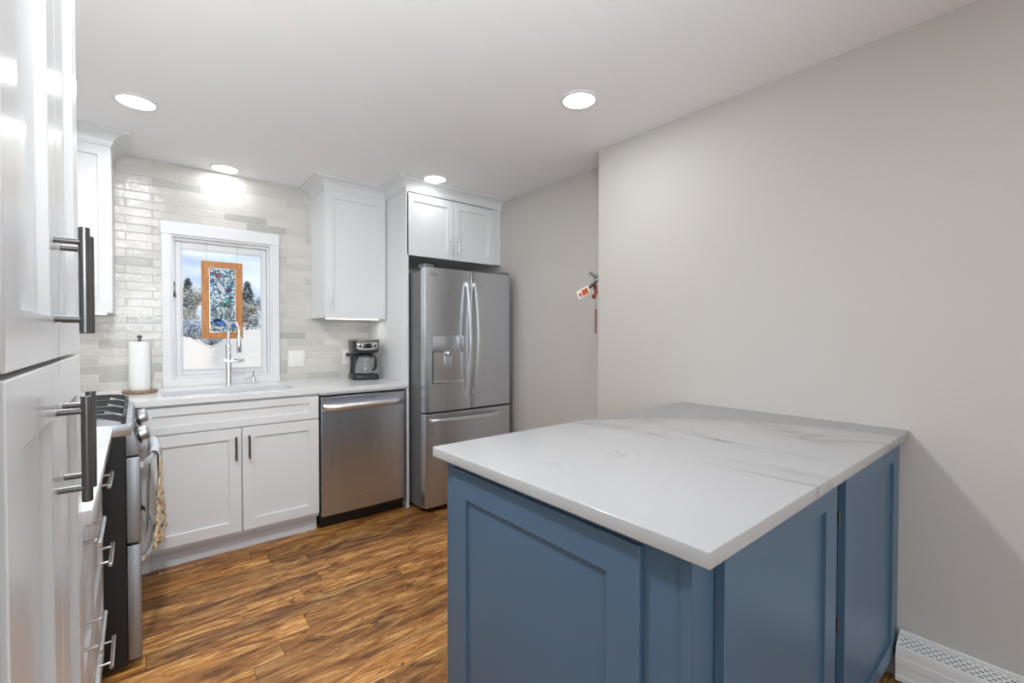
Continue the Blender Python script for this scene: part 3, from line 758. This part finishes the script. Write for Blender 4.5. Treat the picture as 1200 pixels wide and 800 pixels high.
# ------------------------------------------------------------------ peninsula
t = thing('peninsula_cabinet', 'slate blue peninsula base cabinet with shaker panels under the veined worktop', 'cabinet', (1.4, .8, 0))
EX = .735; FYP = .402
mb = MB(); mb.box(EX, 1.452, FYP, 1.206, .10, .883); mb.box(1.505, XN-.002, FYP, 1.206, .10, .883); mb.box(1.452, 1.505, FYP+.40, 1.206, .10, .883)
mb.box(1.452, 1.505, FYP, FYP+.05, .10, .12)
mb.build('carcass', M_blue, t)
MB().box(EX+.06, XN-.002, FYP+.07, 1.15, 0, .10).build('toe_kick', M_blue, t)
shaker('end_panel', '-X', EX-.012, .503, 1.166, .10, .862, M_blue, t, .078, th=.012, rec=.009)
MB().box(EX-.005, EX-.0005, FYP, .421, .10, .883).build('corner_bead', M_blue, t)
d = shaker('door', '-Y', .381, .808, 1.437, .10, .864, M_blue, t, .085, sb=.06, stt=.055, rec=.011)
d2 = shaker('door', '-Y', .381, 1.517, XN-.004, .10, .864, M_blue, t, .078, sb=.055, stt=.055, rec=.011)
for z in (.15, .45, .75):
    MB().box(1.490, 1.500, .396, .401, z-.022, z+.022, .001).tube([(1.497, .393, z-.02), (1.497, .393, z+.02)], .0035, 10).build('hinge', M_nickel, d2)
for x0, x1 in ((.76, 1.44), (1.45, 2.13)):
    d = shaker('door', '+Y', 1.227, x0, x1, .10, .864, M_blue, t, .07)

# ------------------------------------------------------------------ baseboard heater
t = thing('baseboard_heater', 'white slotted metal baseboard heater on the wall beside the peninsula', 'heater', (2.12, -1.2, 0))
HY0, HY1 = -2.6, .372
mb = MB()
mb.prism([(XN-.001, .02), (XN-.001, .182), (XN-.012, .184), (XN-.016, .180), (XN-.016, .172), (XN-.006, .168), (XN-.006, .02)], 'Y', HY0, HY1)
mb.build('back_plate', M_heater, t)
# damper with real slots: strips between slots
dx0, dz0, dx1, dz1 = XN-.018, .176, XN-.062, .146
def strip(t0, t1, y0, y1, m_):
    a = (dx0+(dx1-dx0)*t0, dz0+(dz1-dz0)*t0); b = (dx0+(dx1-dx0)*t1, dz0+(dz1-dz0)*t1)
    m_.quad((a[0], y0, a[1]), (a[0], y1, a[1]), (b[0], y1, b[1]), (b[0], y0, b[1]))
mb = MB(); rows = 5; pitch = .020; sl = .012
for r_ in range(rows):
    c_ = .10+.17*r_+.035; e0, e1 = c_-.028, c_+.028
    prev = 0 if r_ == 0 else .10+.17*(r_-1)+.035+.028
    strip(prev, e0, HY0, HY1, mb)
    y = HY1-.006-(r_ % 2)*pitch/2
    strip(e0, e1, y, HY1, mb)
    while y > HY0+.05:
        if y > -.45: strip(e0, e1, y-pitch, y-sl, mb); y -= pitch
        else: strip(e0, e1, HY0, y, mb); break
strip(.10+.17*4+.035+.028, 1, HY0, HY1, mb)
mb.build('slotted_grille', M_heater, t)
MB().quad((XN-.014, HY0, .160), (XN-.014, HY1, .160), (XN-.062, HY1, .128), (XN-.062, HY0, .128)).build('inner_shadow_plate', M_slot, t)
mb = MB(); mb.prism([(XN-.060, .147), (XN-.066, .146), (XN-.068, .138), (XN-.068, .115), (XN-.071, .112), (XN-.071, .085), (XN-.068, .082), (XN-.068, .048), (XN-.071, .045), (XN-.071, .03), (XN-.064, .022), (XN-.060, .026), (XN-.062, .045), (XN-.062, .135)], 'Y', HY0, HY1)
mb.build('front_cover', M_heater, t)
MB().prism([(XN-.001, .0), (XN-.001, .184), (XN-.016, .184), (XN-.072, .146), (XN-.074, .02), (XN-.074, 0)], 'Y', HY0-.03, HY0).build('end_cap', M_heater, t)

# ------------------------------------------------------------------ downlights
def downlight(label, x, y, src=None):
    if src is None:
        t = thing('recessed_ceiling_light', label, 'ceiling light', (x, y, CEIL), 'recessed ceiling lights')
        MB(40).lathe([(.0735, -.0035), (.0745, -.0055), (.084, -.0055), (.090, -.003), (.091, -.0002)], seg=56, caps=False).build('trim_ring', M_trim, t, local=True)
        MB(40).lathe([(.0738, -.0040), (.0005, -.0040)], seg=56, caps=False).build('lens', M_lens, t, local=True)
    else:
        t = copy_tree(src); t.location = (x, y, CEIL); t['label'] = label
    light('downlight_bulb', 'AREA', (0, 0, -.007), 5.5, .14, (.95, .98, 1), (0, 0, 0), parent=t)
    return t
d0 = downlight('recessed ceiling light above the range, leftmost of the four', .008, 2.828)
BULB = {.467: 1.2, 1.650: .9, 1.621: 4.0, 1.05: 1.0, .0: 30.0, -1.6: 3.0}
pts = [('recessed ceiling light closest to the tiled wall above the sink', .467, 3.586),
       ('recessed ceiling light in front of the crown over the refrigerator cabinet', 1.650, 2.867),
       ('largest-looking recessed ceiling light, over the far side of the peninsula', 1.621, 1.474)]
for lab, x, y in pts:
    t_ = bpy.data.objects.new('recessed_ceiling_light', None); C.objects.link(t_)
    t_.location = (x, y, CEIL); t_['label'] = lab; t_['category'] = 'ceiling light'; t_['group'] = 'recessed ceiling lights'; t_.empty_display_size = .1
    for k_ in kids(d0):
        if k_.type == 'MESH':
            c_ = k_.copy(); C.objects.link(c_); c_.parent = t_
    light('downlight_bulb', 'AREA', (0, 0, -.007), BULB.get(x, 3.0), .14, (.95, .98, 1), (0, 0, 0), parent=t_)
# unseen fittings: first inferred from the ornament's shadow, others assumed and added as fill
for x, y in ((1.05, .07), (.0, 1.45), (.8, -1.35), (-1.6, -1.35), (.8, -2.75), (-1.6, -2.75)):
    t_ = bpy.data.objects.new('recessed_ceiling_light', None); C.objects.link(t_)
    t_.location = (x, y, CEIL); t_['label'] = 'unseen recessed ceiling light beyond the frame edge'; t_['category'] = 'ceiling light'; t_['group'] = 'recessed ceiling lights out of view'; t_.empty_display_size = .1
    for k_ in kids(d0):
        if k_.type == 'MESH':
            c_ = k_.copy(); C.objects.link(c_); c_.parent = t_
    light('downlight_bulb', 'AREA', (0, 0, -.007), BULB.get(x, 3.0), .14, (.95, .98, 1), (0, 0, 0), parent=t_)

# ------------------------------------------------------------------ coffee maker
CX, CY = 1.345, 3.43
rzc = -math.radians(6)
t = thing('coffee_maker', 'black drip coffee maker with glass carafe on the worktop by the refrigerator panel', 'coffee maker', (CX, CY, .914), rz=rzc)
def rr(w, d_, r, z, yo=0, n=6):
    o_ = []
    for cx_, cy_, a0 in ((w-r, d_-r, 0), (-w+r, d_-r, PI/2), (-w+r, -d_+r, PI), (w-r, -d_+r, 3*PI/2)):
        for k in range(n+1): a = a0+PI/2*k/n; o_.append((cx_+r*math.cos(a), cy_+r*math.sin(a)+yo, z))
    return o_
def loft(loops, m_):
    R_ = [[m_.bm.verts.new(p) for p in l] for l in loops]; k = len(R_[0])
    for i in range(len(R_)-1):
        for j in range(k): m_.bm.faces.new((R_[i][j], R_[i][(j+1) % k], R_[i+1][(j+1) % k], R_[i+1][j])).smooth = True
    m_.bm.faces.new(R_[0]); m_.bm.faces.new(R_[-1][::-1]); return m_
loft([rr(.096, .105, .05, 0), rr(.100, .109, .052, .006), rr(.100, .109, .052, .030), rr(.094, .102, .05, .040)], MB(40)).build('base', M_plastic, t, local=True)
loft([rr(.090, .040, .035, .036, .062), rr(.082, .036, .033, .12, .066), rr(.088, .040, .034, .21, .062)], MB(40)).build('column', M_plastic, t, local=True)
loft([rr(.088, .098, .05, .200), rr(.096, .104, .052, .215), rr(.100, .107, .053, .285), rr(.102, .108, .053, .292)], MB(40)).build('brew_head', M_plastic, t, local=True)
loft([rr(.104, .110, .054, .292), rr(.104, .110, .054, .299), rr(.090, .096, .05, .305), rr(.04, .05, .03, .307)], MB(40)).build('lid', M_lid, t, local=True)
# steel face plate wraps the front of the head
mb = MB(40); A_ = []
for k in range(-9, 10):
    x = .080*k/9; ax = abs(x); w_, d_, r_ = .1015, .1085, .053
    y = -d_ if ax < w_-r_ else -(d_-r_+math.sqrt(max(r_*r_-(ax-w_+r_)**2, 0)))
    A_.append((x, y-.0015))
for k in range(18):
    a, b = A_[k], A_[k+1]; ca = .222+.014*(abs(k-9)/9)**4; cb = .222+.014*(abs(k-8)/9)**4
    mb.quad((a[0], a[1], ca), (b[0], b[1], cb), (b[0], b[1], .286), (a[0], a[1], .286))
bmesh.ops.remove_doubles(mb.bm, verts=mb.bm.verts, dist=.0002)
pl = mb.build('face_plate', M_nick2, t, local=True); so = pl.modifiers.new('solidify', 'SOLIDIFY'); so.thickness = .002
dl_ = MB().box(-.030, .030, -.1150, -.1105, .240, .274, .002).build('display', M_lcd, pl, local=True)
for x in (-.054, .054): MB().lathe([(.010, -.104), (.010, -.1145), (.008, -.1165)], (x, 0, .256), 20, 'Y').build('dial', M_plastic, pl, local=True)
MB(40).lathe([(.052, 0), (.068, .008), (.070, .030), (.064, .075), (.050, .118), (.045, .130), (.043, .130), (.048, .117), (.062, .074), (.068, .030), (.066, .010), (.05, .003), (.001, .003)], (0, -.030, .042), 36, caps=False).build('carafe', M_carafe, t, local=True)
MB(40).lathe([(.046, .132), (.049, .134), (.049, .146), (.040, .152), (.001, .153)], (0, -.030, .042), 32).build('carafe_lid', M_plastic, t, local=True)
MB(40).tube([(.030, -.060, .186), (.050, -.095, .184), (.058, -.108, .165), (.058, -.112, .105), (.052, -.100, .075), (.042, -.080, .072)], [.009, .012, .012, .011, .009, .006], 12).build('carafe_handle', M_plastic, t, local=True)
MB(40).lathe([(.062, .040), (.062, .0425), (.001, .043)], (0, -.030, 0), 32).build('warming_plate', M_iron, t, local=True)

# ------------------------------------------------------------------ paper towel holder
t = thing('paper_towel_holder', 'paper towel roll on a round wood-based upright holder left of the window', 'paper towel holder', (.012, 3.43, .914))
MB(40).lathe([(.078, 0), (.084, .004), (.084, .014), (.080, .018), (.001, .018)], (.012, 3.43, .914), 48).build('base', M_acacia, t)
MB(40).lathe([(.004, .018), (.004, .300), (.009, .305), (.010, .312), (.006, .318), (.012, .324), (.013, .330), (.007, .337), (.001, .338)], (.012, 3.43, .914), 20).build('post', M_nickel, t)
mb = MB(40).lathe([(.020, .019), (.051, .019), (.052, .022), (.050, .296), (.049, .299), (.020, .299)], (.012, 3.43, .914), 48)
mb.quad((.012+.052, 3.43, .934), (.012+.056, 3.405, .934), (.012+.054, 3.405, 1.212), (.012+.050, 3.43, 1.212))
mb.build('paper_roll', M_paper, t)

# ------------------------------------------------------------------ outlets
t = thing('light_switch', 'double white light switch plate on the tile right of the window', 'light switch', (.93, YB, 1.07))
MB().box(.872, .990, YB-.007, YB-.0005, 1.012, 1.134, .002).build('plate', M_plate, t)
for x in (.908, .954): MB().box(x-.017, x+.017, YB-.010, YB-.006, 1.036, 1.108, .0015).build('rocker', M_plate, t)
t = thing('wall_outlet', 'white wall outlet with a black plug behind the coffee maker', 'outlet', (1.31, YB, 1.07))
MB().box(1.276, 1.350, YB-.007, YB-.0005, 1.012, 1.134, .002).build('plate', M_plate, t)
for z in (1.095, 1.050):
    r_ = MB().box(1.296, 1.330, YB-.009, YB-.006, z-.014, z+.014, .003).build('receptacle', M_plate, t)
tag(MB(50).box(1.298, 1.326, YB-.034, YB-.0095, 1.083, 1.105, .004).tube([(1.312, YB-.034, 1.094), (1.316, YB-.05, 1.085), (1.330, YB-.045, 1.04), (1.345, YB-.05, .97), (1.352, YB-.055, .925), (1.35, YB-.10, .919), (1.348, YB-.158, .919)], .003, 8).build('power_cord', M_plastic), 'black power cord and plug running from the outlet to the coffee maker', 'cord')

# ------------------------------------------------------------------ stained glass panel hanging in the window
AX0, AX1, AZ0, AZ1 = .338, .578, 1.226, 1.752; AY = YB-.004
t = thing('stained_glass_panel', 'oak-framed stained glass panel with a blue and white flower hanging in the window', 'stained glass panel', ((AX0+AX1)/2, AY, AZ0))
fw = .043
ring(AX0, AX1, AY-.010, AY+.010, AZ0, AZ1, fw).build('frame', M_oak, t, bevel=.002)
gx0, gx1, gz0, gz1 = AX0+fw, AX1-fw, AZ0+fw, AZ1-fw
MB().quad((gx0, AY, gz0), (gx1, AY, gz0), (gx1, AY, gz1), (gx0, AY, gz1)).build('pebbled_glass', M_art, t)
ring(gx0, gx1, AY-.004, AY+.004, gz0, gz1, .004).build('border_came', M_nick2, t)
gw, gh = gx1-gx0, gz1-gz0
def leaf(cx_, cz, ang, ln, wd, m_, curve=0):
    """a petal: glass piece with a lead outline"""
    n = 12; pts_ = []
    for k in range(n+1): s_ = k/n; pts_.append((ln*s_, wd*math.sin(PI*s_)**.9+curve*math.sin(PI*s_)))
    for k in range(1, n): s_ = 1-k/n; pts_.append((ln*s_, -wd*math.sin(PI*s_)**.9+curve*math.sin(PI*s_)))
    ca, sa = math.cos(ang), math.sin(ang)
    P_ = [(gx0+gw*cx_+ca*a-sa*b, gz0+gh*cz+sa*a+ca*b) for a, b in pts_]
    P_ = [(min(max(a, gx0+.003), gx1-.003), min(max(b, gz0+.003), gz1-.003)) for a, b in P_]
    g_ = MB(); f_ = g_.bm.faces.new([g_.bm.verts.new((a, AY-.0035, b)) for a, b in P_])
    ob = g_.build('glass_petal', m_, t)
    c_ = MB(60); c_.tube([(a, AY-.004, b) for a, b in P_]+[(P_[0][0], AY-.004, P_[0][1])], .0016, 6, caps=False); c_.build('petal_came', M_lead, ob)
R = math.radians
leaf(.55, .05, R(165), .075, .011, M_gwhite); leaf(.62, .10, R(150), .085, .020, M_gblue, -.004); leaf(.72, .10, R(40), .060, .024, M_gblue, -.010)
leaf(.42, .16, R(112), .105, .017, M_gpale, .004); leaf(.80, .18, R(120), .120, .017, M_gpale); leaf(.62, .20, R(72), .00001+.105, .016, M_gwhite); leaf(.86, .22, R(95), .100, .014, M_gwhite)
leaf(.22, .12, R(96), .120, .015, M_gwhite, -.004)
leaf(.62, .58, R(118), .115, .019, M_gwhite); leaf(.58, .40, R(60), .045, .010, M_ggreen); leaf(.60, .40, R(128), .040, .010, M_ggreen)
leaf(.62, .64, R(25), .045, .011, M_gpurp); leaf(.20, .78, R(170), .030, .008, M_gblue); leaf(.32, .84, R(60), .040, .009, M_gpink); leaf(.30, .86, R(125), .03, .007, M_gpink)
for cx_, cz, ra in ((.68, .84, .019), (.36, .50, .018), (.44, .02, .012)):
    g_ = MB(); P_ = [(gx0+gw*cx_+ra*math.cos(2*PI*k/20), gz0+gh*cz+ra*.9*math.sin(2*PI*k/20)) for k in range(20)]
    P_ = [(a, max(b, gz0+.003)) for a, b in P_]
    g_.bm.faces.new([g_.bm.verts.new((a, AY-.0035, b)) for a, b in P_])
    ob = g_.build('glass_roundel', M_gwhite, t)
    MB(60).tube([(a, AY-.004, b) for a, b in P_]+[(P_[0][0], AY-.004, P_[0][1])], .0016, 6, caps=False).build('roundel_came', M_lead, ob)
MB().tube([(AX0+.03, AY, AZ1), (AX0+.03, AY, WZ1-.014)], .0009, 6).tube([(AX1-.03, AY, AZ1), (AX1-.03, AY, WZ1-.014)], .0009, 6).build('hanging_wire', M_nick2, t)

# ------------------------------------------------------------------ ornament hanging at the wall corner
OY = YJ
t = thing('hanging_ornament', 'small red and black hanging ornament with an orange tag at the wall corner', 'ornament', (2.15, OY, 1.63))
MB(50).tube([(2.165, OY, 1.610), (2.150, OY+.022, 1.612), (2.130, OY+.036, 1.628), (2.122, OY+.040, 1.633)], [.011, .012, .009, .006], 12).build('wall_hook', M_grey, t)
MB(50).tube([(2.150, OY+.02, 1.602), (2.145, OY+.024, 1.590), (2.152, OY+.024, 1.582)], .003, 8).build('hook_ring', M_grey, t)
MB(50).tube([(2.165, OY+.012, 1.585), (2.140, OY+.030, 1.560), (2.118, OY+.045, 1.535)], [.006, .011, .008], 10).tube([(2.150, OY+.02, 1.560), (2.146, OY+.03, 1.532)], [.006, .004], 8).build('clip', M_plastic, t)
q = MB(); q.box(-.052, .044, -.0015, .0015, -.024, .024, .001)
tg = q.build('tag', M_tagw, t, local=True)
tg.location = (-.070, .045, -.118); tg.rotation_euler = (0, -R(28), R(-12))
q = MB(); q.box(-.018, .030, -.0022, -.0016, -.017, .017); q.box(-.042, -.026, -.0022, -.0016, -.014, .010)
q.build('tag_print', M_orange, tg, local=True)
MB(50).tube([(2.152, OY+.014, 1.56), (2.152, OY+.014, 1.500)], [.007, .010], 12).lathe([(.001, -.015), (.011, -.010), (.014, 0), (.011, .010), (.001, .015)], (2.140, OY+.020, 1.488), 18).build('red_bead', M_red, t)
MB(50).tube([(2.150, OY+.014, 1.500), (2.150, OY+.014, 1.405)], .0016, 8).build('cord', M_grey, t)
MB(50).tube([(2.150, OY+.014, 1.415), (2.150, OY+.014, 1.405), (2.150, OY+.014, 1.33), (2.150, OY+.014, 1.262)], [.003, .0045, .0045, .004], 12).build('tassel', M_red, t)

# ------------------------------------------------------------------ outside the window
def ground_z(x, y):
    b = 0.05+.95*max(0, min(1, (y-4.4)/5.0))**.8
    b += .45*max(0, min(1, (y-9.5)/14))
    dip = .30*math.exp(-((x/y-.105)/.022)**2)*max(0, min(1, (y-6)/3))*max(.4, y/12)
    return b-dip+.10*mnoise.noise((x*.5, y*.5, 2))+.03*mnoise.noise((x*2, y*2, 5))
mb = MB(80); nx, ny = 90, 80; g_ = []
for j in range(ny+1):
    y = 3.9+(j/ny)**1.6*40; g_.append([mb.bm.verts.new((x_, y, ground_z(x_, y))) for x_ in [(-10+30*i/nx)*(.25+.75*j/ny)+1*(1-j/ny) for i in range(nx+1)]])
for j in range(ny):
    for i in range(nx): mb.bm.faces.new((g_[j][i], g_[j][i+1], g_[j+1][i+1], g_[j+1][i])).smooth = True
struct(mb.build('snowy_ground', M_snow))
def conifer(x, y, h, r, label):
    t = thing('conifer_tree', label, 'tree', (x, y, ground_z(x, y)-.05), 'conifers beyond the snow bank')
    MB().tube([(0, 0, 0), (0, 0, h*.97)], [h*.022, .01], 8).build('trunk', M_bark, t, local=True)
    m_ = MB(180); rnd = random.Random(int(x*100+y))
    for k in range(int(1500)):
        s_ = rnd.random()**.8; z = h*(.06+.94*s_); rad = r*(1-s_)*(.5+.5*rnd.random())*(1+.25*math.sin(z*9)); a = rnd.random()*2*PI
        c_ = Vector((rad*math.cos(a), rad*math.sin(a), z-.12*rad)); l = .12+.12*rnd.random()
        o1 = Vector((math.cos(a), math.sin(a), -.35))*l; o2 = Vector((-math.sin(a), math.cos(a), rnd.uniform(-.3, .3)))*l*.45
        m_.quad(c_-o1*.4, c_+o2, c_+o1, c_-o2)
    m_.build('foliage', M_conifer, t, local=True)
def bare(x, y, h, label, m_leaf, spread=1.0, cnt=1400):
    t = thing('bare_tree', label, 'tree', (x, y, ground_z(x, y)-.05), 'frosted bare trees beyond the snow bank')
    rnd = random.Random(int(x*77+y*3)); tr_ = MB(80); tips = []
    def br(p, d, l, r_, dep):
        e = p+d*l; tr_.tube([p, e], [r_, r_*.65], 5, caps=False)
        if dep == 0: tips.append(e); return
        for k in range(3 if dep > 2 else 2):
            nd = (d+Vector((rnd.uniform(-1, 1), rnd.uniform(-1, 1), rnd.uniform(-.1, .7)))*.62*spread).normalized(); br(e, nd, l*rnd.uniform(.62, .85), r_*.6, dep-1)
        tips.append(e)
    br(Vector((0, 0, 0)), Vector((.05, 0, 1)).normalized(), h*.26, h*.014, 5)
    tr_.build('branches', M_bark, t, local=True)
    m_ = MB(180)
    for k in range(cnt):
        e = rnd.choice(tips); c_ = e+Vector((rnd.gauss(0, 1), rnd.gauss(0, 1), rnd.gauss(0, 1)))*h*.035; l = .04+.05*rnd.random(); a = Vector((rnd.uniform(-1, 1), rnd.uniform(-1, 1), rnd.uniform(-1, 1))).normalized()*l; b = a.orthogonal().normalized()*l*.4
        m_.quad(c_-a, c_+b, c_+a, c_-b)
    m_.build('twigs', m_leaf, t, local=True)
bare(1.9, 26, 2.4, 'frosted bare tree seen left of the stained glass', M_twig)
bare(3.0, 29, 2.6, 'pale frosted tree mostly behind the stained glass', M_brush)
conifer(2.35, 33, 3.2, .6, 'dark conifer tip left of the stained glass, farthest back')
conifer(5.1, 31, 2.9, .85, 'grey-green conifer right of the stained glass')
bare(4.2, 26, 1.5, 'low frosted tree right of the stained glass', M_twig)
bare(5.9, 33, 2.4, 'frosted tree at the right edge of the window view', M_brush)
def brush(x, y, h, w, label, m_leaf):
    t = thing('snowy_bush', label, 'bush', (x, y, ground_z(x, y)-.03), 'snowy bushes on the bank')
    rnd = random.Random(int(x*31+y*7)); m_ = MB(80)
    for k in range(60):
        a = rnd.random()*2*PI; e = Vector((math.cos(a)*w*rnd.random(), math.sin(a)*w*rnd.random(), h*(.5+.5*rnd.random()))); m_.tube([(e.x*.3, e.y*.3, 0), e*.6, e], [.008, .006, .003], 4, caps=False)
    m_.build('stems', M_bark, t, local=True)
    m_ = MB(180)
    for k in range(900):
        a = rnd.random()*2*PI; q_ = rnd.random()**.5; c_ = Vector((math.cos(a)*w*q_, math.sin(a)*w*q_, h*rnd.random()**.7*(1-.5*q_*q_))); l = .03+.03*rnd.random(); v_ = Vector((rnd.uniform(-1, 1), rnd.uniform(-1, 1), rnd.uniform(-1, 1))).normalized()*l; b = v_.orthogonal().normalized()*l*.5
        m_.quad(c_-v_, c_+b, c_+v_, c_-b)
    m_.build('twigs', m_leaf, t, local=True)
brush(1.30, 17, .60, .55, 'frosted bush in the dip of the bank, nearest the window frame', M_brush)
brush(2.1, 19, .62, .75, 'bluish frosted bush in the middle of the dip', M_brush)
brush(1.35, 22, 1.0, .6, 'low frosted bush behind the bank at left', M_twig)
